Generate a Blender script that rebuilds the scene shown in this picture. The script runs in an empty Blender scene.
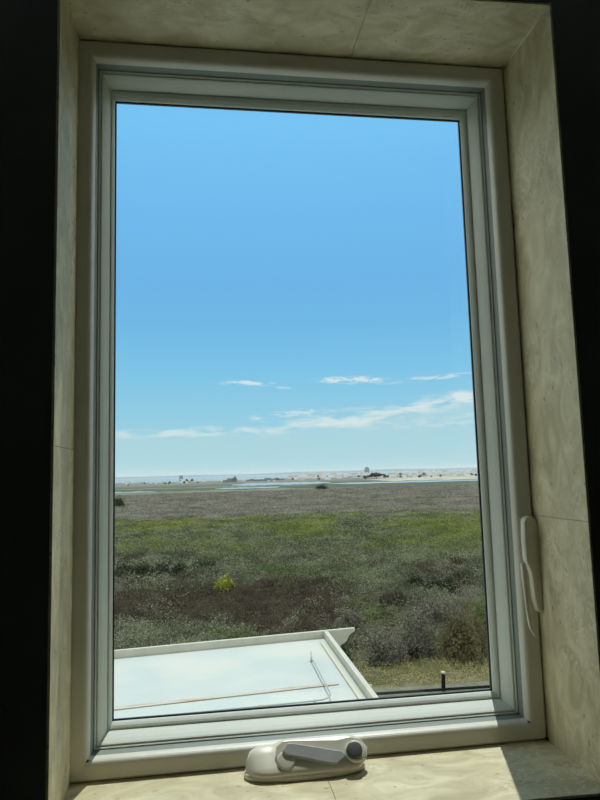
import bpy, bmesh, math, random
import numpy as np
from mathutils import Vector, Matrix
random.seed(7); rng = np.random.default_rng(11)
S = bpy.context.scene
COL = S.collection
PI = math.pi

# ------------------------------------------------------------------ camera numbers (metres; window glass lies at y = 0)
CAM = np.array([0.139268, -1.047651, 0.363624]); FPX = 646.7245
RT = np.array([0.98926159, -0.14364, -0.02700114])
UP = np.array([0.01058363, -0.11385456, 0.99344105])
FW = np.array([0.14577208, 0.98305884, 0.11111171])
def at(px, py, z=None, y=None, x=None, dist=None):
    ray = FW + RT*(px-300)/FPX + UP*(400-py)/FPX
    if z is not None: t = (z-CAM[2])/ray[2]
    elif y is not None: t = (y-CAM[1])/ray[1]
    elif x is not None: t = (x-CAM[0])/ray[0]
    else: t = dist
    return Vector((CAM + t*ray).tolist())
def to_px(P):
    d = np.asarray(P, float)-CAM
    w = d@FW
    return 300+FPX*(d@RT)/w, 400-FPX*(d@UP)/w
GZ = CAM[2]-5.5          # marsh ground level

# ------------------------------------------------------------------ tagging / linking
def tag(o, label=None, cat=None, group=None, kind=None):
    if label: o['label'] = label
    if cat: o['category'] = cat
    if group: o['group'] = group
    if kind: o['kind'] = kind
    return o
def link(name, me, mat=None, parent=None):
    o = bpy.data.objects.new(name, me); COL.objects.link(o)
    if mat is not None and hasattr(me, 'materials'): me.materials.append(mat)
    if parent is not None: o.parent = parent
    return o
def empty(name, loc=(0, 0, 0)):
    o = bpy.data.objects.new(name, None); COL.objects.link(o); o.location = loc
    o.empty_display_size = .05
    return o
def adopt(o, parent):
    o.parent = parent
    o.matrix_parent_inverse = Matrix.Translation(-Vector(parent.location))
    return o
def mesh(name, verts, faces, mat, parent=None, smooth=False):
    me = bpy.data.meshes.new(name); me.from_pydata([tuple(v) for v in verts], [], faces); me.update()
    bm = bmesh.new(); bm.from_mesh(me); bmesh.ops.recalc_face_normals(bm, faces=bm.faces); bm.to_mesh(me); bm.free()
    if smooth:
        for p in me.polygons: p.use_smooth = True
    return link(name, me, mat, parent)
def box_data(x0, x1, y0, y1, z0, z1, o=0):
    v = [(x0,y0,z0),(x1,y0,z0),(x1,y1,z0),(x0,y1,z0),(x0,y0,z1),(x1,y0,z1),(x1,y1,z1),(x0,y1,z1)]
    f = [(0,3,2,1),(4,5,6,7),(0,1,5,4),(1,2,6,5),(2,3,7,6),(3,0,4,7)]
    return v, [tuple(i+o for i in q) for q in f]
def boxes(name, bl, mat, parent=None, bevel=0):
    V, F = [], []
    for b in bl:
        v, f = box_data(*b, o=len(V)); V += v; F += f
    o = mesh(name, V, F, mat, parent)
    if bevel: bev(o, bevel)
    return o
def bev(o, w, seg=2, angle=30):
    bm = bmesh.new(); bm.from_mesh(o.data)
    ed = [e for e in bm.edges if len(e.link_faces) == 2 and e.calc_face_angle(0) > math.radians(angle)]
    bmesh.ops.bevel(bm, geom=ed, offset=w, segments=seg, affect='EDGES', profile=.5, clamp_overlap=True)
    bm.to_mesh(o.data); bm.free()
def prism(name, pts, ext, mat, parent=None, bevel=0):
    """pts: list of 3-D points of one face; ext: extrusion vector"""
    n = len(pts); e = Vector(ext)
    V = [Vector(p) for p in pts] + [Vector(p)+e for p in pts]
    F = [tuple(range(n)), tuple(range(2*n-1, n-1, -1))] + [(i, (i+1) % n, n+(i+1) % n, n+i) for i in range(n)]
    o = mesh(name, V, F, mat, parent)
    if bevel: bev(o, bevel)
    return o
def tube(name, path, r, mat, parent=None, n=10, radii=None):
    P = [Vector(p) for p in path]; V, F = [], []
    for i, p in enumerate(P):
        t = (P[min(i+1, len(P)-1)]-P[max(i-1, 0)]).normalized()
        a = t.cross(Vector((0, 0, 1)))
        if a.length < 1e-3: a = t.cross(Vector((0, 1, 0)))
        a.normalize(); b = a.cross(t)
        rr = radii[i] if radii else r
        for k in range(n):
            V.append(p+(a*math.cos(2*PI*k/n)+b*math.sin(2*PI*k/n))*rr)
    for i in range(len(P)-1):
        for k in range(n):
            F.append((i*n+k, i*n+(k+1) % n, (i+1)*n+(k+1) % n, (i+1)*n+k))
    F.append(tuple(range(n))); F.append(tuple((len(P)-1)*n+k for k in range(n)))
    return mesh(name, V, F, mat, parent, smooth=True)
def loft(name, rings, mat, parent=None, smooth=True):
    n = len(rings[0]); V = [p for r in rings for p in r]; F = []
    for i in range(len(rings)-1):
        for k in range(n):
            F.append((i*n+k, i*n+(k+1) % n, (i+1)*n+(k+1) % n, (i+1)*n+k))
    F.append(tuple(range(n))); F.append(tuple((len(rings)-1)*n+k for k in range(n)))
    return mesh(name, V, F, mat, parent, smooth=smooth)

# ------------------------------------------------------------------ materials
def mat(name, color, rough=.6, var=0, scale=8, color2=None, bump=0, bscale=40, detail=6, spec=.5, stretch=(1, 1, 1), lo=.35, hi=.65, metallic=0, trans=0):
    m = bpy.data.materials.new(name); m.use_nodes = True
    N, L = m.node_tree.nodes, m.node_tree.links
    b = N['Principled BSDF']; b.inputs['Base Color'].default_value = (*color, 1); b.inputs['Roughness'].default_value = rough
    b.inputs['Specular IOR Level'].default_value = spec; b.inputs['Metallic'].default_value = metallic
    geo = N.new('ShaderNodeNewGeometry')
    mp = N.new('ShaderNodeMapping'); mp.inputs['Scale'].default_value = stretch
    L.new(geo.outputs['Position'], mp.inputs['Vector'])
    if color2 is not None:
        nz = N.new('ShaderNodeTexNoise'); nz.inputs['Scale'].default_value = scale; nz.inputs['Detail'].default_value = detail
        L.new(mp.outputs[0], nz.inputs['Vector'])
        cr = N.new('ShaderNodeValToRGB'); cr.color_ramp.elements[0].position = lo; cr.color_ramp.elements[1].position = hi
        cr.color_ramp.elements[0].color = (*color, 1); cr.color_ramp.elements[1].color = (*color2, 1)
        L.new(nz.outputs['Fac'], cr.inputs[0]); L.new(cr.outputs[0], b.inputs['Base Color'])
    if bump:
        n2 = N.new('ShaderNodeTexNoise'); n2.inputs['Scale'].default_value = bscale; n2.inputs['Detail'].default_value = 5
        L.new(mp.outputs[0], n2.inputs['Vector'])
        bp = N.new('ShaderNodeBump'); bp.inputs['Strength'].default_value = bump; bp.inputs['Distance'].default_value = .01
        L.new(n2.outputs['Fac'], bp.inputs['Height']); L.new(bp.outputs[0], b.inputs['Normal'])
    return m
def leafmat(name, c1, c2, scale=3, lo=.3, hi=.7, transl=.25):
    m = bpy.data.materials.new(name); m.use_nodes = True
    N, L = m.node_tree.nodes, m.node_tree.links
    for n in list(N): N.remove(n)
    out = N.new('ShaderNodeOutputMaterial')
    geo = N.new('ShaderNodeNewGeometry')
    nz = N.new('ShaderNodeTexNoise'); nz.inputs['Scale'].default_value = scale; nz.inputs['Detail'].default_value = 3
    L.new(geo.outputs['Position'], nz.inputs['Vector'])
    add = N.new('ShaderNodeMath'); add.operation = 'MULTIPLY_ADD'
    L.new(geo.outputs['Random Per Island'], add.inputs[0]); add.inputs[1].default_value = .35
    L.new(nz.outputs['Fac'], add.inputs[2])
    sb = N.new('ShaderNodeMath'); sb.operation = 'SUBTRACT'; sb.inputs[1].default_value = .175; L.new(add.outputs[0], sb.inputs[0])
    cr = N.new('ShaderNodeValToRGB'); cr.color_ramp.elements[0].position = lo; cr.color_ramp.elements[1].position = hi
    cr.color_ramp.elements[0].color = (*c1, 1); cr.color_ramp.elements[1].color = (*c2, 1)
    L.new(sb.outputs[0], cr.inputs[0])
    d = N.new('ShaderNodeBsdfDiffuse'); t = N.new('ShaderNodeBsdfTranslucent'); mx = N.new('ShaderNodeMixShader'); mx.inputs[0].default_value = transl
    L.new(cr.outputs[0], d.inputs[0]); L.new(cr.outputs[0], t.inputs[0])
    L.new(d.outputs[0], mx.inputs[1]); L.new(t.outputs[0], mx.inputs[2]); L.new(mx.outputs[0], out.inputs[0])
    return m

M = {}
M['cream'] = mat('cream_paint', (.72, .71, .63), .42, color2=(.67, .66, .58), scale=14, bump=.05, bscale=60)
M['sash'] = mat('white_vinyl', (.73, .79, .735), .55, color2=(.70, .76, .705), scale=9, bump=.03, bscale=60, spec=.25)
M['strip'] = mat('grey_channel', (.22, .26, .235), .55)
M['black'] = mat('black_gasket', (.012, .018, .02), .5)
M['hw'] = mat('almond_hardware', (.74, .72, .61), .35, color2=(.69, .67, .56), scale=30)
M['hwgrey'] = mat('grey_handle_plastic', (.42, .44, .45), .5, color2=(.38, .40, .41), scale=50)
M['hwdark'] = mat('dark_grey_knob', (.085, .095, .10), .5)
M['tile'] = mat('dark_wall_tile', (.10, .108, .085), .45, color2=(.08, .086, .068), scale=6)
M['roomfloor'] = mat('beige_floor_tile', (.60, .56, .48), .5, color2=(.54, .50, .42), scale=5)
M['room'] = mat('warm_room_paint', (.66, .64, .57), .8)
M['ceil'] = mat('room_ceiling_paint', (.70, .68, .60), .8)

def travertine():
    m = bpy.data.materials.new('travertine'); m.use_nodes = True
    N, L = m.node_tree.nodes, m.node_tree.links
    b = N['Principled BSDF']; b.inputs['Roughness'].default_value = .55; b.inputs['Specular IOR Level'].default_value = .35
    geo = N.new('ShaderNodeNewGeometry')
    mp = N.new('ShaderNodeMapping'); mp.inputs['Scale'].default_value = (1, 1.6, 1)
    L.new(geo.outputs['Position'], mp.inputs['Vector'])
    n1 = N.new('ShaderNodeTexNoise'); n1.inputs['Scale'].default_value = 14; n1.inputs['Detail'].default_value = 10; n1.inputs['Distortion'].default_value = 1.3
    L.new(mp.outputs[0], n1.inputs['Vector'])
    cr = N.new('ShaderNodeValToRGB'); E = cr.color_ramp.elements
    E[0].position = .30; E[0].color = (.48, .43, .26, 1); E[1].position = .72; E[1].color = (.76, .71, .49, 1)
    e = E.new(.5); e.color = (.61, .555, .355, 1)
    L.new(n1.outputs['Fac'], cr.inputs[0])
    # pale veins: thin bands of a distorted noise
    n2 = N.new('ShaderNodeTexNoise'); n2.inputs['Scale'].default_value = 38; n2.inputs['Detail'].default_value = 6; n2.inputs['Distortion'].default_value = 1.1
    L.new(mp.outputs[0], n2.inputs['Vector'])
    v = N.new('ShaderNodeValToRGB'); V = v.color_ramp.elements
    V[0].position = .46; V[0].color = (0, 0, 0, 1); V[1].position = .54; V[1].color = (0, 0, 0, 1)
    V.new(.5).color = (1, 1, 1, 1)
    L.new(n2.outputs['Fac'], v.inputs[0])
    n3 = N.new('ShaderNodeTexNoise'); n3.inputs['Scale'].default_value = 7; n3.inputs['Detail'].default_value = 2
    L.new(geo.outputs['Position'], n3.inputs['Vector'])
    r3 = N.new('ShaderNodeMapRange'); r3.inputs['From Min'].default_value = .48; r3.inputs['From Max'].default_value = .62
    L.new(n3.outputs['Fac'], r3.inputs['Value'])
    mu = N.new('ShaderNodeMath'); mu.operation = 'MULTIPLY'; L.new(v.outputs[0], mu.inputs[0]); L.new(r3.outputs[0], mu.inputs[1])
    m2 = N.new('ShaderNodeMath'); m2.operation = 'MULTIPLY'; m2.inputs[1].default_value = .8; L.new(mu.outputs[0], m2.inputs[0])
    mx = N.new('ShaderNodeMixRGB'); mx.inputs[2].default_value = (.80, .77, .60, 1); L.new(m2.outputs[0], mx.inputs[0]); L.new(cr.outputs[0], mx.inputs[1])
    # small dark pits
    n4 = N.new('ShaderNodeTexNoise'); n4.inputs['Scale'].default_value = 70; n4.inputs['Detail'].default_value = 2; L.new(mp.outputs[0], n4.inputs['Vector'])
    r4 = N.new('ShaderNodeMapRange'); r4.inputs['From Min'].default_value = .69; r4.inputs['From Max'].default_value = .74; r4.inputs['To Max'].default_value = .6
    L.new(n4.outputs['Fac'], r4.inputs['Value'])
    m4 = N.new('ShaderNodeMixRGB'); m4.inputs[2].default_value = (.16, .14, .09, 1); L.new(r4.outputs[0], m4.inputs[0]); L.new(mx.outputs[0], m4.inputs[1])
    L.new(m4.outputs[0], b.inputs['Base Color'])
    bp = N.new('ShaderNodeBump'); bp.inputs['Strength'].default_value = .25; bp.inputs['Distance'].default_value = .002; L.new(n1.outputs['Fac'], bp.inputs['Height']); L.new(bp.outputs[0], b.inputs['Normal'])
    return m
M['trav'] = travertine()
M['palegrout'] = mat('pale_caulk', (.80, .78, .64), .8)

def glassmat():
    m = bpy.data.materials.new('window_glass'); m.use_nodes = True
    N, L = m.node_tree.nodes, m.node_tree.links
    for n in list(N): N.remove(n)
    out = N.new('ShaderNodeOutputMaterial'); t = N.new('ShaderNodeBsdfTransparent'); t.inputs[0].default_value = (.965, .985, .975, 1)
    g = N.new('ShaderNodeBsdfGlossy'); g.inputs['Roughness'].default_value = .01; g.inputs[0].default_value = (.9, .95, .93, 1)
    lw = N.new('ShaderNodeLayerWeight'); lw.inputs[0].default_value = .5
    pw = N.new('ShaderNodeMath'); pw.operation = 'POWER'; pw.inputs[1].default_value = 5; L.new(lw.outputs['Facing'], pw.inputs[0])
    fr = N.new('ShaderNodeMath'); fr.operation = 'MULTIPLY_ADD'; fr.inputs[1].default_value = .9; fr.inputs[2].default_value = .03; L.new(pw.outputs[0], fr.inputs[0])
    mx = N.new('ShaderNodeMixShader'); L.new(fr.outputs[0], mx.inputs[0]); L.new(t.outputs[0], mx.inputs[1]); L.new(g.outputs[0], mx.inputs[2]); L.new(mx.outputs[0], out.inputs[0])
    return m
M['glass'] = glassmat()

# ------------------------------------------------------------------ room shell
W, H = .60, .992
XL, XR, ZB, ZT = -.049, .654, -.054, 1.046       # travertine faces of the reveal
def yf(x): return -.198-.0310*(x+.049)            # inner wall face, slightly skewed to the sash
RX0, RX1, RY0, RZ0, RZ1 = -1.0, 1.9, -2.7, -1.15, 1.35
tk = .004
YO = .06
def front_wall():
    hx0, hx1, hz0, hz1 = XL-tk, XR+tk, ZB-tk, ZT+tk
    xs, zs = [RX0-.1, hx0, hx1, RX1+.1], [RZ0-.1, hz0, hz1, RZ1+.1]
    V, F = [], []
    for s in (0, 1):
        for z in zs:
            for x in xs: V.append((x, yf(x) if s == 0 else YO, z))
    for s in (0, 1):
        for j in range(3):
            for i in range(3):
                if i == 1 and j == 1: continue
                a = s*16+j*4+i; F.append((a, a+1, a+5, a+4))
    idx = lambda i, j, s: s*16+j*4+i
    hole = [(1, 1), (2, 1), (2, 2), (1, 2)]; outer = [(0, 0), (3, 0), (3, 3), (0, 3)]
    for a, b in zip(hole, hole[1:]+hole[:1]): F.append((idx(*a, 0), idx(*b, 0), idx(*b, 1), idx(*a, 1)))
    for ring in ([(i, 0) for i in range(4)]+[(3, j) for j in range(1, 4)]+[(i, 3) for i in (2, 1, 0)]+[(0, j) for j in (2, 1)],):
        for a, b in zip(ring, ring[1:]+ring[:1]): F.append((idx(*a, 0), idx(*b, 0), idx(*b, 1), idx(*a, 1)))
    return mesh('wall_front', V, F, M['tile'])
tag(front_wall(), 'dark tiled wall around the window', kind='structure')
tag(boxes('wall_left', [(RX0-.1, RX0, RY0, yf(RX0)-.001, RZ0, RZ1)], M['room']), kind='structure')
tag(boxes('wall_right', [(RX1, RX1+.1, RY0, yf(RX1)-.001, RZ0, RZ1)], M['room']), kind='structure')
tag(boxes('wall_back', [(RX0-.1, RX1+.1, RY0-.1, RY0, RZ0, RZ1)], M['room']), kind='structure')
tag(boxes('floor', [(RX0-.1, RX1+.1, RY0-.1, -.30, RZ0-.1, RZ0)], M['roomfloor']), kind='structure')
tag(boxes('ceiling', [(RX0-.1, RX1+.1, RY0-.1, -.30, RZ1, RZ1+.1)], M['ceil']), kind='structure')

# travertine lining, each side its own trim; two slabs with a joint each
def lining(name, faces_pts, nrm):
    V, F = [], []
    for q in faces_pts:
        o = len(V); V += [Vector(p) for p in q]+[Vector(p)+Vector(nrm)*(tk-.0005) for p in q]
        F += [tuple(o+i for i in (0, 1, 2, 3)), tuple(o+i for i in (7, 6, 5, 4))]+[(o+i, o+(i+1) % 4, o+4+(i+1) % 4, o+4+i) for i in range(4)]
    o = mesh(name, V, F, M['trav']); bev(o, .0003, 1)
    return tag(o, kind='structure')
g = .00028; yb = -.050
def side(x, zj):
    yfx = yf(x); return [[(x, yfx, ZB-tk), (x, yb, ZB-tk), (x, yb, zj-g), (x, yfx, zj-g)], [(x, yfx, zj+g), (x, yb, zj+g), (x, yb, ZT+tk), (x, yfx, ZT+tk)]]
lining('trim_1', side(XL, .405), (-1, 0, 0))
lining('trim_2', side(XR, .286), (1, 0, 0))
grl = tube('grout_line', [(XR-.0004, yf(XR), ZT-.0004), (XR-.0004, -.069, ZT-.0004)], .0012, M['palegrout'], parent=bpy.data.objects['trim_2'], n=6)
lining('trim_3', [[(XL, yf(XL), ZT), (XL, yb, ZT), (.385-g, yb, ZT), (.385-g, yf(.385), ZT)], [(.385+g, yf(.385), ZT), (.385+g, yb, ZT), (XR, yb, ZT), (XR, yf(XR), ZT)]], (0, 0, 1))
def sy(x): return yf(x)-.014
lining('trim_4', [[(XL, sy(XL), ZB), (XL, yb, ZB), (.300-g, yb, ZB), (.300-g, sy(.3), ZB)], [(.300+g, sy(.3), ZB), (.300+g, yb, ZB), (XR, yb, ZB), (XR, sy(XR), ZB)]], (0, 0, -1))

# ------------------------------------------------------------------ window
win = tag(empty('window_1', (W/2, -.05, ZB)), 'tall casement window with a cream frame and clear glass', kind='structure')
def ring(name, prof, m, smooth=False):
    V, F = [], []; n = len(prof)
    for d, y in prof:
        k = min(1, max(0, 1-d/.0084)); xl, zt = -d-.0033*k, H+d-.0038*k      # left bead is narrower, top bead wider
        V += [(xl, y, -d), (W+d, y, -d), (W+d, y, zt), (xl, y, zt)]
    for i in range(n):
        j = (i+1) % n
        for k in range(4):
            l = (k+1) % 4; F.append((i*4+k, i*4+l, j*4+l, j*4+k))
    return adopt(mesh(name, V, F, m), win)
ring('window_frame', [(.0527, -.0640), (.0522, -.0680), (.0495, -.0695), (.0340, -.0668), (.0322, -.0663), (.0306, -.0654), (.0290, -.0640), (.0276, -.0616), (.0264, -.0575), (.0255, -.0520),
                      (.0262, -.0510), (.0262, .034), (.024, .050), (.032, .062), (.0575, .062), (.0575, -.030), (.0527, -.030)], M['cream'])
ring('sash', [(.0000, .0035), (.0000, -.0010), (.0016, -.0040), (.0036, -.0070), (.0062, -.0092), (.0076, -.0098), (.0080, -.0082), (.0086, -.0082), (.0090, -.0110), (.0112, -.0190), (.0140, -.0275), (.0168, -.0340), (.0182, -.0362), (.0196, -.0366), (.0204, -.0350), (.0206, -.0300),
              (.0206, .030), (.012, .030), (.002, .0085), (.002, .0070), (.004, .0070), (.004, .0035)], M['sash'])
ring('channel_ring', [(.0203, -.0290), (.0203, -.0345), (.0216, -.0352), (.0232, -.0375), (.0242, -.0440), (.0254, -.0519), (.0261, -.0510), (.0261, -.0290)], M['strip'])  # channel between sash and frame, coloured grey to come out darker than both
ring('frame_bead', [(.0203, -.0345), (.0208, -.0378), (.0218, -.0392), (.0228, -.0392), (.0233, -.0378), (.0232, -.0351)], M['sash'])
ring('gasket', [(.0042, .0036), (.0, .0026), (-.0020, .0032), (-.0020, .0068), (.0, .0069), (.0042, .0069)], M['black'])
gl = adopt(boxes('glass_pane', [(-.0065, W+.0035, .0045, .0051, -.0035, H+.0003)], M['glass']), win)

# mitre lines: thin dark gaps at the frame's lower corners
for (a, b) in (((-.0262, -.0262), (-.0535, -.0535)), ((W+.0262, -.0262), (W+.0535, -.0535))):
    p = [Vector((a[0], -.0628, a[1])), Vector((b[0], -.0692, b[1]))]
    adopt(tube('mitre_joint', p, .0011, M['black'], n=6), win)

# crank operator
def op_section(x, s, hz, dep):
    """cross-section of the housing at x: y from the frame face to the front, z above the sill"""
    P = [(0, 0), (0, .60), (.03, .80), (.10, .95), (.20, 1.0), (.33, .96), (.50, .78), (.68, .56), (.84, .38), (.94, .24), (.99, .12), (1, 0)]
    yb_, c = -.0700, -.0965
    out = []
    for u, v in P:
        y = yb_-u*.053; y = c+(y-c)*dep
        out.append((x, y, ZB+.0075+v*hz))
    return out
rings = []
for x in np.linspace(.190, .357, 26):
    t = (x-.190)/.167
    e = min(1, t/.20); e2 = min(1, (1-t)/.13)
    dep = math.sqrt(max(0, 1-(1-e)**2))*math.sqrt(max(0, 1-(1-e2)**2))
    dep = max(dep, .05)
    hz = .026 if t < .25 else (.026+(.032-.026)*min(1, (t-.25)/.1))
    hz *= (.25+.75*math.sqrt(max(0, dep)))
    rings.append(op_section(float(x), t, hz, dep))
op = adopt(loft('crank_operator', rings, M['hw']), win)
op['label'] = 'almond plastic crank cover under the sash'
def stadium(cx, cy, hl, hd, z, n=14, pw=2.6):
    return [(cx+hl*math.copysign(abs(math.cos(a))**(2/pw), math.cos(a)), cy+hd*math.copysign(abs(math.sin(a))**(2/pw), math.sin(a)), z) for a in [2*PI*k/(4*n) for k in range(4*n)]]
bz = ZB+.0002
fl = loft('base_flange', [stadium(.2735, -.0970, .0855*s, .0270*q, z) for s, q, z in ((.985, .96, bz), (1, 1, bz+.001), (1, 1, bz+.006), (.985, .96, bz+.0072), (.955, .90, bz+.0075), (.955, .90, bz+.0095))], M['hw'])
fl.parent = op
# handle lies folded on the sloping front face
SO = Vector((.30, -.100, -.0275)); SV = Vector((0, .72, .694)).normalized(); SN = Vector((0, -.694, .72)).normalized(); SU = Vector((1, 0, 0))
def onslope(px, py, lift=0):
    o = Vector(CAM.tolist()); d = at(px, py, dist=1.0)-o
    q = SO+SN*lift
    t = (q-o).dot(SN)/d.dot(SN); return o+d*t
def sub(o, lab=None):
    o.parent = op
    if lab: o['label'] = lab
    return o
def disc_on(name, c, r, h, m, r2=None):
    rs = []
    for rr, hh in ((r, 0), (r, h*.7), ((r2 or r)*.93, h*.95), ((r2 or r)*.8, h)):
        rs.append([c+SU*rr*math.cos(a)+SV*rr*math.sin(a)+SN*hh for a in [2*PI*k/28 for k in range(28)]])
    return sub(loft(name, rs, m))
arm_out = [(275, 758), (276, 749), (282, 743.5), (292, 742.5), (335, 742), (349, 739), (360, 741), (367, 750), (366, 760), (359, 768), (347, 770), (322, 766.5), (296, 764), (294, 771), (286, 774), (278, 770)]
arm = sub(prism('crank_arm', [onslope(x, y, -.004) for x, y in arm_out], SN*.0085, M['hw'], bevel=.0015))
lever = sub(prism('crank_handle', [onslope(x, y, .004) for x, y in [(282, 753), (287, 745), (292, 744.5), (341, 752.5), (346, 757), (337, 765.5), (330, 765), (286, 756.5)]], SN*.0055, M['hwgrey'], bevel=.0012), 'flat grey folding handle')
disc_on('crank_pivot', onslope(286, 762, .001), .0125, .006, M['hw'])
disc_on('crank_collar', onslope(355, 753, .001), .0150, .008, M['hw'])
k_ = disc_on('crank_knob', onslope(354, 751, .0085), .0112, .007, M['hwdark'], r2=.0108); k_['label'] = 'dark grey round knob'

# sash lock on the right jamb
lk = [(519.5, 520), (522, 516), (527, 515), (532, 520), (537, 533), (541, 551), (543, 572), (543.5, 596), (542, 607), (538, 612), (533, 609), (530, 598), (527, 572), (522, 560), (520, 540)]
lock = adopt(prism('sash_lock', [at(x, y, y=-.066) for x, y in lk], (0, -.016, 0), M['hw'], bevel=.004), win)
lock['label'] = 'almond sash lock housing on the right jamb'
lp = [at(522.5, 563, y=-.086), at(524.5, 572, y=-.090), at(526.5, 590, y=-.0925), at(528, 606, y=-.0935), at(529.5, 620, y=-.094), at(531.5, 629, y=-.094), at(535, 634.5, y=-.094), at(538.5, 637, y=-.093)]
lev = tube('lock_lever', lp, .004, M['hw'], n=10, radii=[.0042, .0050, .0048, .0042, .0036, .003, .0022, .0012])
lev.parent = lock
pv = tube('lock_pivot', [at(523.5, 566, y=-.078), at(523.5, 566, y=-.089)], .0045, M['hw'], n=12)
pv.parent = lock

# ------------------------------------------------------------------ house outside
M['stucco'] = mat('pale_stucco', (.55, .54, .48), .9, bump=.3, bscale=120)
tag(boxes('wall_exterior', [(-5.2, 4.2, -.30, .06, GZ-.1, RZ0-.1)], M['stucco']), kind='structure')
eave_y = .33
tag(boxes('eave', [(-1.4, 2.3, -.20, eave_y, 1.452, 1.53)], M['stucco']), kind='structure')

# flat roof below, its fascia skewed about seven degrees
RZ = CAM[2]-2.0; RS = RZ-.085
M['memb'] = mat('white_roof_membrane', (.375, .42, .395), .7, color2=(.44, .45, .40), scale=1.3, bump=.1, bscale=25, lo=.42, hi=.6)
M['fascia'] = mat('cream_fascia_paint', (.43, .43, .36), .6, color2=(.38, .38, .31), scale=6)
M['rust'] = mat('rusty_seam_strip', (.42, .40, .33), .8, color2=(.33, .20, .11), scale=2.6, detail=5, lo=.5, hi=.72, stretch=(1, 4, 1))
M['flash'] = mat('cream_flashing', (.46, .44, .33), .6)
A = Vector((-.94367, 6.96885, RZ)); B = Vector((1.59967, 7.27488, RZ)); B2 = Vector((2.01296, 7.32771, RZ))
ux = (B2-A).normalized(); uy = Vector((-ux.y, ux.x, 0))
AL = A-ux*4.2
roof = tag(empty('flat_roof', (0, 3.5, RS)), 'white flat roof with a low cream board edge below the window', 'roof')
inner = Vector((0, -1, 0))
C = Vector((1.569, .075, RZ))
D = Vector((AL.x, .075, RZ))
def down(v, dz): return Vector((v.x, v.y, v.z-dz))
adopt(prism('roof_deck', [down(D, .085), down(C, .085), down(B-uy*.02, .085), down(AL-uy*.02, .085)], (0, 0, -.14), M['memb']), roof)
# front board incl. shaped tail: face polygon in (along ux, z)
tail = [(0, 0), (0, -.26)]
L_ = (B2-AL).length; Lb = (B-AL).length
pts = [(0, 0), (L_, 0), (L_+.004, -.022), (L_-.015, -.045), (L_-.06, -.070), (L_-.095, -.100), (L_-.105, -.135), (L_-.135, -.165), (L_-.175, -.185), (L_-.215, -.215), (L_-.235, -.26), (0, -.26)]
adopt(prism('fascia_board', [AL+ux*a+Vector((0, 0, b)) for a, b in pts], uy*.05, M['fascia'], bevel=.004), roof)
# side board
sb = [B+Vector((0, 0, 0)), Vector((C.x, C.y, RZ)), Vector((C.x+.052, C.y, RZ)), B+Vector((.052, 0, 0))]
adopt(prism('side_board', [v-Vector((0, .003, .003)) for v in sb], (0, 0, -.24), M['fascia'], bevel=.003), roof)
# flashing beside the side board
s0 = at(322.5, 643.5, z=RS+.004); s1 = at(362, 701, z=RS+.004)
dr = (s1-s0).normalized(); s2 = s0+dr*6.0
sd = Vector((-dr.y, dr.x, 0))*.022
adopt(prism('edge_flashing', [s0-sd, s0+sd, s2+sd, s2-sd], (0, 0, .014), M['flash']), roof)
q0 = at(100, 710.5, z=RS+.004); q1 = at(338, 683.5, z=RS+.004); qd = (q1-q0).normalized(); qn = Vector((-qd.y, qd.x, 0))*.034
q0 = q0-qd*3
adopt(prism('roof_seam', [q0-qn, q1-qn, q1+qn, q0+qn], (0, 0, .006), M['rust']), roof)
# lower storey carrying the roof
tag(boxes('wall_lower', [(-4.8, 1.40, .065, 6.35, GZ-.1, RS-.141)], M['stucco']), kind='structure')

# conduit on the roof
M['pipe'] = mat('weathered_grey_conduit', (.30, .32, .30), .5)
zz = RS+.045
cp = [at(311, 652, z=zz+.03), at(311, 655, z=zz+.02), at(312, 658.5, z=zz), at(316, 666, z=zz), at(321, 675.5, z=zz), at(326, 685, z=zz), at(329.5, 691.5, z=zz), at(330.5, 694.5, z=zz), at(328.5, 697.5, z=zz), at(323, 699.6, z=zz), at(313, 701, z=zz), at(290, 703.3, z=zz), at(250, 707.2, z=zz), at(180, 714, z=zz), at(100, 721.5, z=zz)]
con = tag(tube('conduit_pipe', cp, .008, M['pipe'], n=8), 'thin grey conduit bent across the white roof', 'pipe')
def riser(px, py, nm='pipe_support'):
    p = at(px, py, z=zz); o = tube(nm, [Vector((p.x, p.y, RS)), Vector((p.x, p.y, zz+.009))], .012, M['pipe'], parent=con, n=8)
riser(311.5, 657.5); riser(315, 700.6); riser(260, 706.2)
rb = at(369, 686, z=RZ-.09)
stub = tag(tube('pipe_stub', [Vector((C.x+.0525, rb.y, rb.z)), Vector((C.x+.155, rb.y, rb.z))], .016, M['fascia'], n=10), 'short white pipe stub poking from the roof side board', 'pipe')

# ------------------------------------------------------------------ marsh ground
def gz(x, y):
    a = np.clip((y-25)/60, 0, 1)*np.clip((230-y)/120, 0, 1)
    return GZ+a*(.25*np.sin(x*.05+1)*np.sin(y*.031)+.12*np.sin(x*.13+y*.07))
def build_ground():
    ys = np.concatenate([np.arange(-6, 16, 2.), np.arange(16, 120, 1.5), np.geomspace(120, 6000, 70)])
    xs0 = np.concatenate([-np.geomspace(60, 6000, 26)[::-1], np.arange(-58.5, 60, 1.5), np.geomspace(60, 6000, 26)])
    X, Y = np.meshgrid(xs0, ys); Z = gz(X, Y)
    V = np.stack([X, Y, Z], -1).reshape(-1, 3); nx = len(xs0)
    F = [(j*nx+i, j*nx+i+1, (j+1)*nx+i+1, (j+1)*nx+i) for j in range(len(ys)-1) for i in range(nx-1)]
    me = bpy.data.meshes.new('ground'); me.from_pydata(V.tolist(), [], F); me.update()
    for p in me.polygons: p.use_smooth = True
    return me
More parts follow.
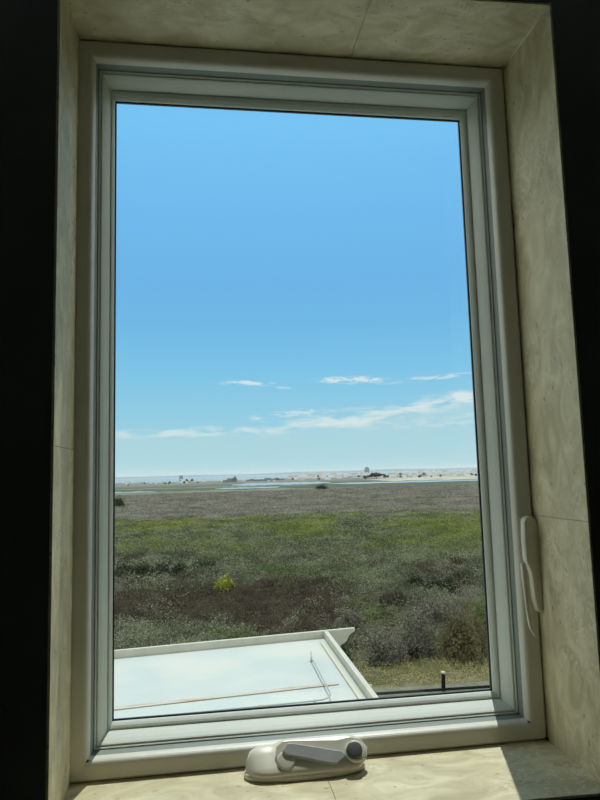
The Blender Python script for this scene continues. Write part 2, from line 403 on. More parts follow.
def groundmat():
    m = bpy.data.materials.new('marsh_ground'); m.use_nodes = True
    N, L = m.node_tree.nodes, m.node_tree.links
    b = N['Principled BSDF']; b.inputs['Roughness'].default_value = .95; b.inputs['Specular IOR Level'].default_value = .1
    geo = N.new('ShaderNodeNewGeometry'); sep = N.new('ShaderNodeSeparateXYZ'); L.new(geo.outputs['Position'], sep.inputs[0])
    def noise(scale, stretch=(1, 1, 1), det=6):
        mp = N.new('ShaderNodeMapping'); mp.inputs['Scale'].default_value = stretch; L.new(geo.outputs['Position'], mp.inputs['Vector'])
        n = N.new('ShaderNodeTexNoise'); n.inputs['Scale'].default_value = scale; n.inputs['Detail'].default_value = det; L.new(mp.outputs[0], n.inputs['Vector']); return n.outputs['Fac']
    def ramp(f, els):
        c = N.new('ShaderNodeValToRGB'); e = c.color_ramp.elements
        e[0].position, e[0].color = els[0][0], (*els[0][1], 1); e[1].position, e[1].color = els[-1][0], (*els[-1][1], 1)
        for p, k in els[1:-1]: e.new(p).color = (*k, 1)
        L.new(f, c.inputs[0]); return c.outputs[0]
    # distance from the house on a log scale, edges broken by noise
    lg = N.new('ShaderNodeMath'); lg.operation = 'LOGARITHM'; lg.inputs[1].default_value = 10; 
    mx0 = N.new('ShaderNodeMath'); mx0.operation = 'MAXIMUM'; mx0.inputs[1].default_value = 10; L.new(sep.outputs[1], mx0.inputs[0]); L.new(mx0.outputs[0], lg.inputs[0])
    ma = N.new('ShaderNodeMath'); ma.operation = 'MULTIPLY_ADD'; ma.inputs[1].default_value = .16; L.new(noise(.035, (1, 2, 1)), ma.inputs[0]); L.new(lg.outputs[0], ma.inputs[2])
    mr = N.new('ShaderNodeMapRange'); mr.inputs['From Min'].default_value = 1.08; mr.inputs['From Max'].default_value = 3.48; L.new(ma.outputs[0], mr.inputs['Value'])
    def pos(y): return (math.log10(y)-1.0)/2.4
    band = ramp(mr.outputs[0], [(pos(12), (.16, .14, .08)), (pos(26), (.085, .07, .045)), (pos(48), (.12, .11, .06)), (pos(60), (.16, .17, .065)), (pos(84), (.17, .18, .08)), (pos(93), (.16, .15, .12)), (pos(130), (.15, .14, .115)),
                                (pos(195), (.13, .12, .092)), (pos(225), (.075, .09, .055)), (pos(330), (.10, .115, .08)), (pos(420), (.17, .17, .14)), (pos(2000), (.16, .18, .18))])
    var = ramp(noise(.22, (1, 2.2, 1), 8), [(.3, (.55, .55, .55)), (.5, (.95, .95, .95)), (.7, (1.3, 1.3, 1.25))])
    mm = N.new('ShaderNodeMixRGB'); mm.blend_type = 'MULTIPLY'; mm.inputs[0].default_value = 1; L.new(band, mm.inputs[1]); L.new(var, mm.inputs[2])
    var2 = ramp(noise(2.2, (1, 1, 1), 5), [(.3, (.65, .65, .65)), (.7, (1.25, 1.25, 1.25))])
    m2 = N.new('ShaderNodeMixRGB'); m2.blend_type = 'MULTIPLY'; m2.inputs[0].default_value = 1; L.new(mm.outputs[0], m2.inputs[1]); L.new(var2, m2.inputs[2])
    L.new(m2.outputs[0], b.inputs['Base Color'])
    return m
gnd = link('ground', build_ground(), groundmat()); tag(gnd, kind='structure')

# path strip below the window, by the low rail
M['path'] = mat('grey_gravel', (.13, .135, .095), .95, color2=(.085, .09, .06), scale=6, bump=.4, bscale=30)
tag(prism('path', [Vector((-14, 14.2, GZ)), Vector((24, 13.2, GZ)), Vector((24, 14.9, GZ)), Vector((-14, 16.1, GZ))], (0, 0, .03), M['path']), kind='structure')
M['post'] = mat('black_post', (.006, .008, .006), .9, spec=.1); M['cap'] = mat('white_cap', (.45, .46, .43), .5)
pp = at(443.5, 692, z=GZ)
post = tag(empty('fence_post', (pp.x, pp.y, GZ)), 'short black post with a white cap beside the gravel path', 'post')
adopt(tube('shaft', [(pp.x, pp.y, GZ), (pp.x+.015, pp.y, GZ+.44)], .05, M['post'], n=12), post)
adopt(tube('cap', [(pp.x+.015, pp.y, GZ+.44), (pp.x+.016, pp.y, GZ+.485), (pp.x+.016, pp.y, GZ+.50)], .05, M['cap'], n=12, radii=[.056, .052, .02]), post)
w0 = at(365, 694.5, z=GZ+.11); w1 = at(494, 686.2, z=GZ+.11); wd = (w1-w0)
tag(tube('edging_pipe', [w0-wd*1.5, w0, w1, w1+wd*1.5], .035, M['post'], n=8), 'thin dark pipe running low along the gravel path', 'pipe')

# ------------------------------------------------------------------ vegetation
def fast_mesh(name, V, quads, m, parent=None):
    me = bpy.data.meshes.new(name); n = len(quads); k = quads.shape[1]
    me.vertices.add(len(V)); me.vertices.foreach_set('co', V.astype(np.float32).ravel())
    me.loops.add(n*k); me.loops.foreach_set('vertex_index', quads.astype(np.int32).ravel())
    me.polygons.add(n); me.polygons.foreach_set('loop_start', np.arange(0, n*k, k, dtype=np.int32)); me.polygons.foreach_set('loop_total', np.full(n, k, dtype=np.int32))
    me.update(calc_edges=True)
    me.materials.append(m)
    return me
def leaves(C_, R_, Hh, n, size, upright=.0, aspect=1.35):
    """C_ (K,3) mound centres, R_ radius, Hh height (K,), n leaves per mound, size (K,) -> quads (diamonds)"""
    K = len(C_); T = K*n
    c = np.repeat(C_, n, 0); r = np.repeat(R_, n); h = np.repeat(Hh, n); s = np.repeat(size, n)*rng.uniform(.6, 1.35, T)
    th = rng.uniform(0, 2*PI, T); ph = np.arccos(rng.uniform(0.02, 1, T))
    rad = rng.uniform(.72, 1.06, T)
    nrm = np.stack([np.sin(ph)*np.cos(th), np.sin(ph)*np.sin(th), np.cos(ph)], 1)
    lump = 1+.18*np.sin(th*3+c[:, 0]*9)+.12*np.sin(th*5+ph*4+c[:, 1]*7)
    p = c+nrm*np.stack([r, r, h], 1)*(rad*lump)[:, None]
    d = nrm*.55+rng.normal(0, .6, (T, 3)); d[:, 2] += .25
    d /= np.linalg.norm(d, axis=1)[:, None]
    a = np.cross(d, rng.normal(0, 1, (T, 3))); 
    if upright: a = a*(1-upright)+np.array([0, 0, 1])*upright
    a /= np.linalg.norm(a, axis=1)[:, None]; b = np.cross(d, a); b /= np.linalg.norm(b, axis=1)[:, None]
    a = a*(s*aspect*.5)[:, None]; b = b*(s*.5)[:, None]
    V = np.stack([p-a, p+b, p+a, p-b], 1).reshape(-1, 3)
    return V, np.arange(T*4).reshape(-1, 4)
def blades(P, h, w, lean=.35):
    T = len(P); th = rng.uniform(0, 2*PI, T); l = rng.uniform(0, lean, T)*h
    wv = np.stack([np.cos(th), np.sin(th), np.zeros(T)], 1)*(w*.5)[:, None]
    th2 = rng.uniform(0, 2*PI, T)
    tip = P+np.stack([np.cos(th2)*l, np.sin(th2)*l, h], 1)
    V = np.stack([P-wv, P+wv, tip], 1).reshape(-1, 3)
    return V, np.arange(T*3).reshape(-1, 3)

M['v_grey'] = leafmat('grey_green_scrub', (.075, .088, .052), (.27, .28, .185), .5, lo=.36, hi=.68)
M['v_brown'] = leafmat('brown_scrub', (.045, .037, .026), (.118, .098, .072), .8)
M['v_must'] = leafmat('yellow_green_weed', (.10, .125, .045), (.25, .275, .09), .3, lo=.36, hi=.66)
M['v_dry'] = leafmat('dry_grass', (.155, .148, .122), (.305, .29, .245), .3, lo=.36, hi=.64)
M['v_grass'] = leafmat('short_yellow_green_grass', (.17, .175, .07), (.42, .40, .18), 1.3)
M['v_dark'] = leafmat('dark_shrub_leaf', (.025, .035, .022), (.075, .09, .05), 2)
M['v_olive'] = leafmat('olive_shrub_leaf', (.08, .075, .04), (.19, .165, .085), 2.5)
M['v_purple'] = leafmat('ash_brown_twig', (.10, .095, .075), (.25, .235, .185), 2.5)
M['v_green'] = leafmat('fresh_shrub_leaf', (.08, .11, .045), (.18, .22, .09), 2)
M['v_flower'] = leafmat('yellow_flowering_leaf', (.16, .19, .03), (.42, .44, .06), 4)

from mathutils import noise as NZ
def species(px, py, qx, qy):
    """what grows at the ground point that the photograph shows at (px, py)"""
    px = min(max(px, 112), 492); y = py+.027*(px-300)-1.5; y += random.gauss(0, 1+max(0, min(4, (y-515)*.06)))     # undo the roll
    r = min(.999, max(0, .5+NZ.noise(Vector((qx*.16, qy*.11, 2)))*.75+random.uniform(-.32, .32)))
    if y < 515: return 'dry' if r < .96 else 'grey'
    if y < 552:
        if px > 370 and 526 < y < 549: return 'must' if r < .9 else 'grey'
        if px < 330 and 517 < y < 532: return 'must' if r < .6 else 'grey'
        if y < 525: return 'dry' if r < .6 else ('must' if r < .75 else 'grey')
        return 'must' if r < .42 else ('grey' if r < .9 else 'dark')
    if y < 582: return 'green' if r < .16 else ('grey' if r < .72 else ('brown' if r < .88 else 'dry'))
    if px < 345+random.gauss(0, 15):
        lim = 620 if px > 230 else 613
        if y < lim+6: return 'brown' if r < .86 else 'grey'
        if px > 250 and y < 650: return 'brown' if r < .7 else 'grey'
        return 'grey' if r < .72 else ('green' if r < .9 else 'brown')
    if y < 655: return 'dark' if r < .06 else ('grey' if r < .5 else ('purple' if r < .74 else ('brown' if r < .9 else 'green')))
    return 'grass'
buck = {}
def add_spots():
    y = 15.9
    while y < 200:
        sp = .42+(y-16)*.010                      # spacing grows with distance
        xl, xr = at(100, 500, y=y).x, at(500, 500, y=y).x
        x0, x1 = min(xl-1.5, -22-y*.3), max(xr+1.5, 30+y*.6)
        x = x0
        while x < x1:
            inside = xl-1.2 < x < xr+1.2
            step = sp if inside else sp*2.6
            qx, qy = x+random.uniform(-.5, .5)*step, y+random.uniform(-.5, .5)*sp
            if not (qx < 1.7 and qy < 7.6):
                px, py = to_px((qx, qy, GZ))
                s = species(px, py, qx, qy)
                if qy < 16.5: s = 'grass'
                buck.setdefault(s, []).append((qx, qy, step if inside else step*.8))
            x += step
        y += sp*.85
add_spots()
def emit(key, name, matk, label, rf, hf, nn, leaf, upright=0, cat='scrub'):
    P = np.array(buck.get(key, []))
    if not len(P): return
    K = len(P); rr = P[:, 2]*rf*rng.uniform(.6, 1.45, K); hh = np.minimum(rr*hf*rng.uniform(.5, 1.6, K), np.clip(.75-(P[:, 1]-20)*.008, .28, 1))
    Cc = np.stack([P[:, 0], P[:, 1], gz(P[:, 0], P[:, 1])-.02], 1)
    sz = np.clip(leaf*(P[:, 1]/25)**.75, leaf*.8, 1)
    V, Q = leaves(Cc, rr, hh, nn, sz, upright)
    o = link(name, fast_mesh(name, V, Q, M[matk])); tag(o, label, cat, kind='stuff')
emit('grey', 'grey_green_scrub', 'v_grey', 'low grey green salt scrub covering the middle of the marsh', .95, .75, 170, .046)
emit('brown', 'brown_scrub', 'v_brown', 'dark brown scrub patch beyond the white flat roof', .95, .5, 170, .046)
emit('must', 'yellow_green_weeds', 'v_must', 'bright yellow green weeds in a band across the marsh', .95, .50, 110, .055, .3)
emit('dry', 'dry_marsh_grass', 'v_dry', 'pale dry grass flat between the green band and the far water', .95, .16, 60, .055, .2)
emit('green', 'fresh_green_scrub', 'v_green', 'fresher green scrub just behind the roof edge', .95, .7, 150, .048)
emit('dark', 'dark_scrub', 'v_dark', 'dark green clumps scattered in the weed band', .9, .45, 100, .05)
emit('purple', 'ash_twigs', 'v_purple', 'ashy leafless twigs among the scrub to the right of the roof', .9, .6, 90, .05)
emit('grass', 'yellow_green_grass', 'v_grass', 'low yellow green grass strip behind the black post', .95, .30, 190, .036, cat='grass')

# single bushes that stand out
def bush(name, px, py, wpx, hpx, matk, label, cat='bush', group=None, nl=900, upright=0, lf=.06):
    b = at(px, py, z=GZ); dist = (b-Vector(CAM.tolist())).length
    r = wpx*.5*dist/FPX; h = hpx*dist/FPX*1.02
    K = 7
    ang = rng.uniform(0, 2*PI, K); rad = rng.uniform(.15, .6, K)*r; rad[0] = 0
    Cc = np.stack([np.cos(ang)*rad, np.sin(ang)*rad, np.zeros(K)], 1)
    rr = np.full(K, r*.5)*rng.uniform(.8, 1.15, K); rr[0] = r*.7
    hh = np.full(K, h*.72)*rng.uniform(.75, 1.1, K); hh[0] = h*.93
    V, Q = leaves(Cc, rr, hh, nl//K, np.full(K, lf*max(1, (dist/28)**.7)), upright)
    V[:, 2] = np.maximum(V[:, 2], -.02)
    o = empty(name, (b.x, b.y, float(gz(b.x, b.y)))); tag(o, label, cat, group)
    f = link('foliage', fast_mesh('foliage', V, Q, M[matk]), parent=o)
    # woody stems inside
    Vs, Fs = [], []
    for k in range(5):
        a = rng.uniform(0, 2*PI); e = Vector((math.cos(a)*r*.45, math.sin(a)*r*.45, h*.7)); w = .012+.03*r
        i0 = len(Vs)
        for q, s in ((Vector((0, 0, -.03)), 1), (e, .4)):
            for m_ in range(4): Vs.append(q+Vector((math.cos(m_*PI/2)*w*s, math.sin(m_*PI/2)*w*s, 0)))
        Fs += [(i0+m_, i0+(m_+1) % 4, i0+4+(m_+1) % 4, i0+4+m_) for m_ in range(4)]
    mesh('stem', Vs, Fs, M['v_brown'], o)
    return o
bush('shrub', 119, 507, 14, 11, 'v_dark', 'dark bush alone on the dry flat at the left window edge')
bush('shrub', 321, 489.5, 16, 5.5, 'v_dark', 'low dark bush on the far edge of the dry flat')
bush('flowering_shrub', 224, 592, 24, 15, 'v_flower', 'bright yellow flowering bush in the brown scrub', nl=1500)
rowl = [(124, 577, 20, 13, 'leftmost, cut by the window edge'), (142, 578, 24, 17, 'second from the left, the tallest'), (161, 579, 24, 18, 'middle one'), (180, 577, 22, 16, 'fourth from the left'), (203, 572, 30, 13, 'rightmost and widest')]
for px, py, w, h, s in rowl: bush('shrub', px, py, w, h, 'v_dark', 'dark green bush in the left row: '+s, group='dark bushes in a row at the left', nl=1100)
rowr = [(418, 588, 20, 14, 'leftmost and smallest'), (434, 592, 26, 19, 'second from the left'), (452, 593, 26, 19, 'third from the left'), (464, 583, 28, 16, 'rightmost, set farther back')]
for px, py, w, h, s in rowr: bush('shrub', px, py, w, h, 'v_dark', 'dark bush in the right row: '+s, group='dark bushes in a row at the right', nl=1000)
bush('shrub', 464, 658, 60, 52, 'v_olive', 'largest olive brown bush, behind the black post', nl=7000, lf=.05)
bush('shrub', 415, 655, 40, 46, 'v_purple', 'tall ashy grey bush left of the olive bush', nl=4000, lf=.045)
bush('shrub', 380, 662, 46, 34, 'v_purple', 'grey twiggy bush right of the roof corner', nl=4000, lf=.045)
bush('shrub', 486, 640, 34, 44, 'v_green', 'fresh green bush at the right window edge', nl=3000, lf=.05)
bush('shrub', 416, 657, 18, 14, 'v_dark', 'small dark bush at the edge of the yellow green grass', nl=1400, lf=.045)
bush('shrub', 338, 664, 34, 30, 'v_dark', 'dark bush behind the shaped end of the roof board', nl=2600, lf=.045)
bush('shrub', 351, 627, 30, 18, 'v_purple', 'pale ashy bush directly above the roof board end', nl=1500, lf=.045)
bush('shrub', 440, 622, 44, 26, 'v_purple', 'ashy bush behind the tall grey bush', nl=2600, lf=.05)
bush('shrub', 395, 607, 34, 18, 'v_brown', 'brown bush in the middle of the right scrub', nl=1500)
bush('shrub', 268, 574, 34, 12, 'v_green', 'green bush just behind the yellow flowering one', nl=1500)
bush('shrub', 240, 646, 40, 16, 'v_green', 'green bush close behind the roof board', nl=2000, lf=.05)

# ------------------------------------------------------------------ far side: water, dunes, town, trees, hills
M['water'] = bpy.data.materials.new('bay_water'); M['water'].use_nodes = True
b = M['water'].node_tree.nodes['Principled BSDF']; b.inputs['Base Color'].default_value = (.20, .26, .27, 1); b.inputs['Roughness'].default_value = .4
M['sand'] = mat('pale_sand', (.40, .37, .29), .95, color2=(.20, .20, .15), scale=.06, detail=5)
M['bank'] = mat('green_bank', (.075, .10, .055), .95, color2=(.12, .13, .08), scale=.1)
def patch(name, pix, z, m, th=.12):
    """pix: outline seen in the photograph, laid on the ground plane"""
    p = [at(x, y, z=GZ+z) for x, y in pix]
    return prism(name, p, (0, 0, -th), m)
def hy(px, dep): return 472.6-.0272*(px-300)+dep           # row that lies dep pixels under the horizon
def strip(name, x0, x1, d0, d1, z, m, wob=.5, n=24, th=.12, taper=True):
    up, lo = [], []
    for i in range(n+1):
        x = x0+(x1-x0)*i/n; t = i/n; e = min(1, 6*min(t, 1-t)) if taper else 1
        mid = (d0+d1)/2; hf = (d1-d0)/2*max(.15, e)
        up.append((x, hy(x, mid-hf+random.uniform(-wob, wob)))); lo.append((x, hy(x, mid+hf+random.uniform(-wob, wob))))
    return patch(name, up+lo[::-1], z, m, th)
tag(strip('bay_water', 20, 600, 1.1, 6.0, .05, M['water'], .15), 'wide blue bay below the horizon', 'water', kind='stuff')
tag(strip('channel_water', 60, 168, 14.6, 17.4, .05, M['water'], .3), 'water channel at the far left of the marsh', 'water', kind='stuff')
tag(strip('channel_water', 232, 330, 9.4, 11.6, .05, M['water'], .3), 'blue water channel below the long dark building', 'water', kind='stuff')
tag(strip('channel_water', 215, 285, 13.2, 14.4, .05, M['water'], .2), 'narrow pale water channel in the green bank', 'water', kind='stuff')
tag(strip('channel_water', 325, 520, 11.3, 12.8, .05, M['water'], .2), 'thin water channel below the sand bank', 'water', kind='stuff')
tag(strip('sand_bank', 366, 560, 7.2, 11.0, .25, M['sand'], .4), 'pale sand bank in front of the distant town', 'sand bank', kind='stuff')
tag(strip('green_bank', 60, 335, 11.9, 13.0, .10, M['bank'], .3), 'green reed bank beyond the narrow channel', 'reeds', kind='stuff')
tag(strip('green_bank', 60, 345, 15.2, 19.0, .08, M['bank'], .5), 'darker green bank along the near water edge', 'reeds', kind='stuff')
# low distant land on the horizon
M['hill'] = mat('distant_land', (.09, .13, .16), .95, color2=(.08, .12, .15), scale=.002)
def hills():
    V, F = [], []; n = 90
    for i in range(n+1):
        x = -1500+i*(5200/n); hgt = 7+3*math.sin(i*.17)+2*math.sin(i*.53+1)
        V += [(x, 4300, GZ-5), (x, 4430, GZ+max(3, hgt)), (x, 4700, GZ-5)]
    for i in range(n):
        for k in range(2): F.append((i*3+k, (i+1)*3+k, (i+1)*3+k+1, i*3+k+1))
    return mesh('hills', V, F, M['hill'], smooth=True)
tag(hills(), kind='structure')
# houses: one mesh, many copies
M['hse'] = [mat('house_white', (.62, .62, .58), .8), mat('house_tan', (.50, .46, .38), .8), mat('house_grey', (.34, .36, .37), .8)]
M['hroof'] = mat('house_roof', (.28, .26, .24), .8)
def house_mesh(i):
    w, d, h, r = (5, 4, 5, 2.2) if i != 2 else (7, 4, 3.6, 1.6)
    v = [(-w, -d, 0), (w, -d, 0), (w, d, 0), (-w, d, 0), (-w, -d, h), (w, -d, h), (w, d, h), (-w, d, h), (-w, 0, h+r), (w, 0, h+r)]
    f = [(0, 1, 5, 4), (1, 2, 6, 9, 5), (2, 3, 7, 6), (3, 0, 4, 8, 7), (4, 5, 9, 8), (6, 7, 8, 9), (0, 3, 2, 1)]
    me = bpy.data.meshes.new('house'); me.from_pydata(v, [], f); me.materials.append(M['hse'][i]); me.materials.append(M['hroof'])
    me.polygons[4].material_index = 1; me.polygons[5].material_index = 1; return me
HM = [house_mesh(i) for i in range(3)]
for k in range(210):
    px = 118+k*1.76+random.uniform(-1.2, 1.2)
    if px < 290 and random.random() < .5: continue
    dep = random.uniform(3.4, 8.2) if px > 290 else random.uniform(5.2, 8.); p = at(px, hy(px, dep), z=GZ)
    s = random.uniform(.28, .5)*(p.y/600)*(1 if px > 290 else .55)
    o = bpy.data.objects.new('house', HM[random.choice((0, 0, 1, 2))]); COL.objects.link(o)
    o.location = (p.x, p.y, GZ-.1); o.rotation_euler = (0, 0, random.uniform(-.6, .6)); o.scale = (s, s, s)
    tag(o, 'tiny pale house in the distant town along the horizon', 'house', 'houses of the distant town')
# larger far buildings
M['bdark'] = mat('far_dark_building', (.13, .16, .16), .8, color2=(.18, .2, .2), scale=.1)
def far_block(px, dep, wpx, hpx, label, cat='building', steps=None, m=None, nm='building'):
    p = at(px, hy(px, dep), z=GZ); dist = (p-Vector(CAM.tolist())).length; k = dist/FPX
    bl = [(-wpx/2*k, wpx/2*k, 0, 14*k*.6, -.2, hpx*k)]
    for (a, b_, t) in (steps or []): bl.append((a*k, b_*k, .02*k, 12*k*.6, -.2, t*k))
    o = boxes(nm, bl, m or M['bdark']); o.location = (p.x, p.y, GZ)
    return tag(o, label, cat)
far_block(181, 3.4, 3.6, 3.0, 'lone small tower block on the left horizon', steps=[(-1.0, 1.0, 3.8)])
far_block(230, 8.0, 14, 2.6, 'stepped dark building left of the long building', steps=[(-3, 1.5, 4.0), (4, 6.2, 5.8), (3, 7, 3.6)])
far_block(259, 7.4, 24, 1.7, 'long low dark building above the blue channel', steps=[(-9, -5, 2.3), (6, 12, 2.8)])
far_block(278, 7.0, 12, 1.6, 'short dark building at the right end of the long one', steps=[(-3, 1, 2.2)])
# trees
M['ftree'] = leafmat('far_tree_leaf', (.04, .055, .045), (.08, .10, .075), .2)
def ftree_mesh():
    Cc = np.array([[0, 0, .9], [.35, .1, .7], [-.35, -.1, .7]]); V, Q = leaves(Cc, np.array([.5, .4, .4]), np.array([1., .7, .7]), 90, np.array([.25]*3))
    me = fast_mesh('tree', V, Q, M['ftree']); return me
TM = ftree_mesh()
def trunk_mesh():
    v, f = box_data(-.06, .06, -.06, .06, 0, 1.0); me = bpy.data.meshes.new('trunk'); me.from_pydata(v, [], f); me.materials.append(M['v_brown']); return me
KM = trunk_mesh()
def tree(px, dep, hpx, label, group):
    p = at(px, hy(px, dep), z=GZ); k = (p-Vector(CAM.tolist())).length/FPX; s = hpx*k/1.9
    o = empty('tree', (p.x, p.y, GZ)); o.scale = (s*1.1, s*1.1, s); tag(o, label, 'tree', group)
    c = bpy.data.objects.new('crown', TM); COL.objects.link(c); c.parent = o
    t = bpy.data.objects.new('trunk', KM); COL.objects.link(t); t.parent = o
for i in range(11):
    tree(365+i*2.3+random.uniform(-.6, .6), 8.0, 3+2.2*math.sin(i/10*PI)+random.uniform(-.3, 1), 'small dark tree in the grove on the sand bank', 'trees of the dark grove on the sand bank')
far_block(368, 2.4, 3, 5.0, 'hazy tower on the horizon above the dark grove', nm='tower', steps=[(-.8, .8, 6)])
for i in range(34):
    px = random.uniform(120, 480)
    tree(px, random.uniform(6.2, 9.0), random.uniform(1.8, 3.2), 'tiny dark tree among the distant houses', 'trees among the distant houses')

# sea haze over the flats
hz = boxes('haze', [(-2600, 3600, 230, 5200, GZ-6, GZ+24)], None)
hm = bpy.data.materials.new('sea_haze'); hm.use_nodes = True; hn = hm.node_tree
for n_ in list(hn.nodes): hn.nodes.remove(n_)
ho = hn.nodes.new('ShaderNodeOutputMaterial'); hv = hn.nodes.new('ShaderNodeVolumeScatter'); hv.inputs['Color'].default_value = (.72, .88, 1, 1); hv.inputs['Density'].default_value = 1.7e-4; hv.inputs['Anisotropy'].default_value = .2
hn.links.new(hv.outputs[0], ho.inputs['Volume']); hz.data.materials.append(hm)
tag(hz, 'thin bluish sea haze over the far flats', 'haze', kind='stuff')
# ------------------------------------------------------------------ sky
Wd = bpy.data.worlds.new('sky'); S.world = Wd; Wd.use_nodes = True
N, L = Wd.node_tree.nodes, Wd.node_tree.links
for n_ in list(N): N.remove(n_)
out = N.new('ShaderNodeOutputWorld'); bg = N.new('ShaderNodeBackground'); L.new(bg.outputs[0], out.inputs[0])
tc = N.new('ShaderNodeTexCoord'); sp = N.new('ShaderNodeSeparateXYZ'); L.new(tc.outputs['Generated'], sp.inputs[0])
def mth(op, a, b=None, c=None, clamp=False):
    n = N.new('ShaderNodeMath'); n.operation = op; n.use_clamp = clamp
    for i, v in enumerate((a, b, c)):
        if v is None: continue
        if isinstance(v, (int, float)): n.inputs[i].default_value = v
        else: L.new(v, n.inputs[i])
    return n.outputs[0]
el = mth('MULTIPLY', mth('ARCSINE', sp.outputs[2]), 180/PI)
az = mth('MULTIPLY', mth('ARCTAN2', sp.outputs[0], sp.outputs[1]), 180/PI)
cr = N.new('ShaderNodeValToRGB'); E = cr.color_ramp.elements
def srgb(r, g, b): return tuple(((v/255)/12.92 if v/255 <= .04045 else ((v/255+.055)/1.055)**2.4) for v in (r, g, b))+(1,)
stops = [(0, (176, 221, 233)), (.05, (160, 214, 237)), (.10, (134, 204, 242)), (.145, (120, 192, 240)), (.185, (116, 188, 241)), (.25, (119, 193, 248)), (.33, (126, 203, 255)), (.6, (95, 165, 225)), (1, (70, 130, 200))]
E[0].position, E[0].color = stops[0][0], srgb(*stops[0][1]); E[1].position, E[1].color = 1, srgb(*stops[-1][1])
for p_, c_ in stops[1:-1]: E.new(p_).color = srgb(*c_)
L.new(mth('DIVIDE', el, 90, clamp=True), cr.inputs[0])
cv = N.new('ShaderNodeCombineXYZ'); L.new(az, cv.inputs[0]); L.new(mth('MULTIPLY', el, 1.0), cv.inputs[1])
def cn(sx, sy, scale, det, dist=0, off=0):
    mp = N.new('ShaderNodeMapping'); mp.inputs['Scale'].default_value = (sx, sy, 1); mp.inputs['Location'].default_value = (off, off*.37, off); L.new(cv.outputs[0], mp.inputs['Vector'])
    n = N.new('ShaderNodeTexNoise'); n.inputs['Scale'].default_value = scale; n.inputs['Detail'].default_value = det; n.inputs['Roughness'].default_value = .6; n.inputs['Distortion'].default_value = dist
    L.new(mp.outputs[0], n.inputs['Vector']); return n.outputs['Fac']
n1 = cn(.25, 1.1, 1.0, 8, .4); n2 = cn(.5, 2.2, 1.6, 8, .5, 7); nw = cn(.12, .5, 1, 4, 0, 3)
def smooth(x, a, b):
    r = N.new('ShaderNodeMapRange'); r.interpolation_type = 'SMOOTHSTEP'; r.inputs['From Min'].default_value = a; r.inputs['From Max'].default_value = b; L.new(x, r.inputs['Value']); return r.outputs[0]
def blob(a0, e0, sa, se, tilt=0):
    da = mth('SUBTRACT', az, a0); e1 = mth('SUBTRACT', mth('SUBTRACT', el, e0), mth('MULTIPLY', da, tilt))
    q = mth('ADD', mth('POWER', mth('ABSOLUTE', mth('DIVIDE', da, sa)), 2.), mth('POWER', mth('ABSOLUTE', mth('DIVIDE', e1, se)), 2.))
    return mth('EXPONENT', mth('MULTIPLY', q, -1.))
def wisp(bl, nz, a, b, gain):
    k = mth('MAXIMUM', mth('MULTIPLY_ADD', mth('SUBTRACT', nz, .5), 3.6, .55), 0.)
    return mth('MULTIPLY', smooth(mth('MULTIPLY', bl, k), a*.6, b*1.75), gain, clamp=True)
parts = [
    wisp(blob(4.0, 7.98, 2.6, .26, -.03), n2, .20, .42, .95),
    wisp(blob(7.0, 7.5, 1.2, .12, -.12), n2, .25, .45, .5),
    wisp(blob(13.4, 8.0, 3.2, .34, -.02), n2, .17, .36, 1.0),
    wisp(blob(19.5, 7.85, 4.6, .24, .05), n2, .22, .45, .7),
    wisp(blob(4.8, 4.85, 1.3, .35, .05), n2, .2, .4, .6),
    wisp(blob(8.6, 5.25, 3.2, .36, .03), n2, .2, .42, .7),
    wisp(blob(22, 5.9, 9.0, .75, .085), n1, .2, .46, 1.0),
    wisp(blob(13, 4.6, 9.0, .95, .09), n1, .2, .46, .9),
    wisp(blob(0, 3.75, 15.0, .55, .0), n1, .2, .48, .75),
    wisp(blob(20, 4.1, 12.0, .9, .03), n2, .2, .6, .5),
    wisp(blob(-30, 5, 14, 1.4, .02), n1, .25, .6, .8), wisp(blob(60, 6, 18, 1.6, .02), n1, .25, .6, .8)]
acc = parts[0]
for p_ in parts[1:]: acc = mth('MAXIMUM', acc, p_)
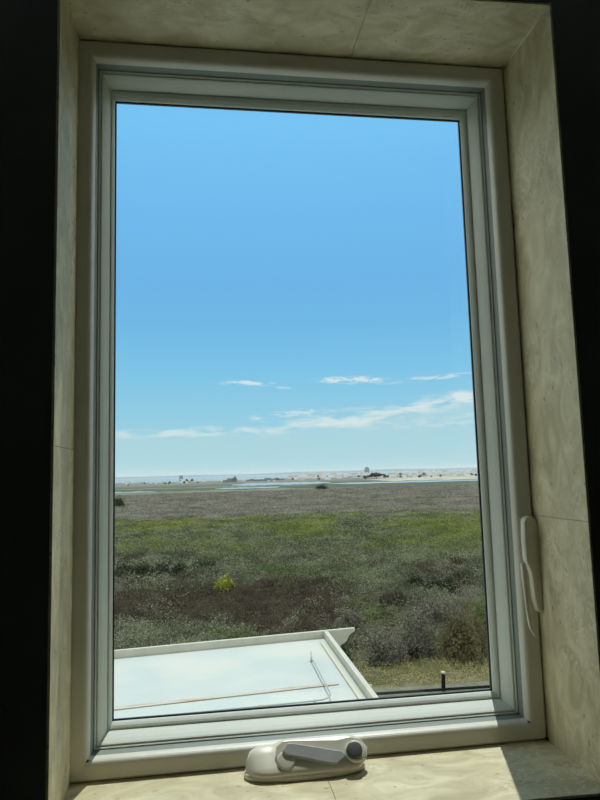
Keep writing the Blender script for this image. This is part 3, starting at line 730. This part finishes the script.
# milky veil under the cloud edge, edge rises to the right
edge = mth('ADD', mth('MULTIPLY', smooth(az, 5, 24), 1.9), 4.05)
edge = mth('ADD', edge, mth('MULTIPLY', mth('SUBTRACT', n1, .5), 1.6))
veil = mth('MULTIPLY', smooth(mth('SUBTRACT', edge, el), -.15, .7), .42)
veil = mth('MULTIPLY', veil, mth('ADD', mth('MULTIPLY', n1, .9), .35), clamp=True)
mxa = N.new('ShaderNodeMixRGB'); L.new(veil, mxa.inputs[0]); L.new(cr.outputs[0], mxa.inputs[1]); mxa.inputs[2].default_value = srgb(205, 228, 230)
mxb = N.new('ShaderNodeMixRGB'); L.new(mth('MULTIPLY', acc, .88), mxb.inputs[0]); L.new(mxa.outputs[0], mxb.inputs[1]); mxb.inputs[2].default_value = srgb(232, 242, 242)
# below the horizon
grd = smooth(el, -.6, -.1)
mxc = N.new('ShaderNodeMixRGB'); L.new(grd, mxc.inputs[0]); mxc.inputs[1].default_value = (.14, .15, .12, 1); L.new(mxb.outputs[0], mxc.inputs[2])
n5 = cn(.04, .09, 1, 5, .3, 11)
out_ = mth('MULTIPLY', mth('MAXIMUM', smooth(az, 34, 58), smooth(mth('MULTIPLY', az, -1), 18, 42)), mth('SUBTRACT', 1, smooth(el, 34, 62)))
fill_clouds = mth('MULTIPLY', mth('MULTIPLY', out_, smooth(n5, .30, .55)), smooth(el, 1, 8))  # bright clouds outside the view, added as fill light for the window reveal
mxd = N.new('ShaderNodeMixRGB'); L.new(fill_clouds, mxd.inputs[0]); L.new(mxc.outputs[0], mxd.inputs[1]); mxd.inputs[2].default_value = (2.4, 2.32, 2.05, 1)
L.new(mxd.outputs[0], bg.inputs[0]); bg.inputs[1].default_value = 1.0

sun = bpy.data.lights.new('sun', 'SUN'); sun.energy = 3.4; sun.angle = math.radians(.53); sun.color = (1, .965, .88)
so = bpy.data.objects.new('sun', sun); COL.objects.link(so)
d = Vector((.30, 1.0, 1.92)).normalized()       # towards the sun
so.rotation_euler = d.to_track_quat('Z', 'Y').to_euler(); so.location = (3, 10, 20)

# ------------------------------------------------------------------ camera
cam = bpy.data.cameras.new('camera'); co = bpy.data.objects.new('camera', cam); COL.objects.link(co)
R3 = Matrix((RT.tolist(), UP.tolist(), (-FW).tolist())).transposed()
co.matrix_world = Matrix.Translation(Vector(CAM.tolist())) @ R3.to_4x4()
cam.sensor_fit = 'VERTICAL'; cam.sensor_height = 24; cam.lens = FPX/800*24; cam.clip_start = .01; cam.clip_end = 12000
S.camera = co
S.view_settings.view_transform = 'Standard'; S.view_settings.look = 'None'; S.view_settings.exposure = 0; S.view_settings.gamma = 1; S.view_settings.use_curve_mapping = False
S.cycles.max_bounces = 8; S.cycles.diffuse_bounces = 5; S.cycles.transparent_max_bounces = 12
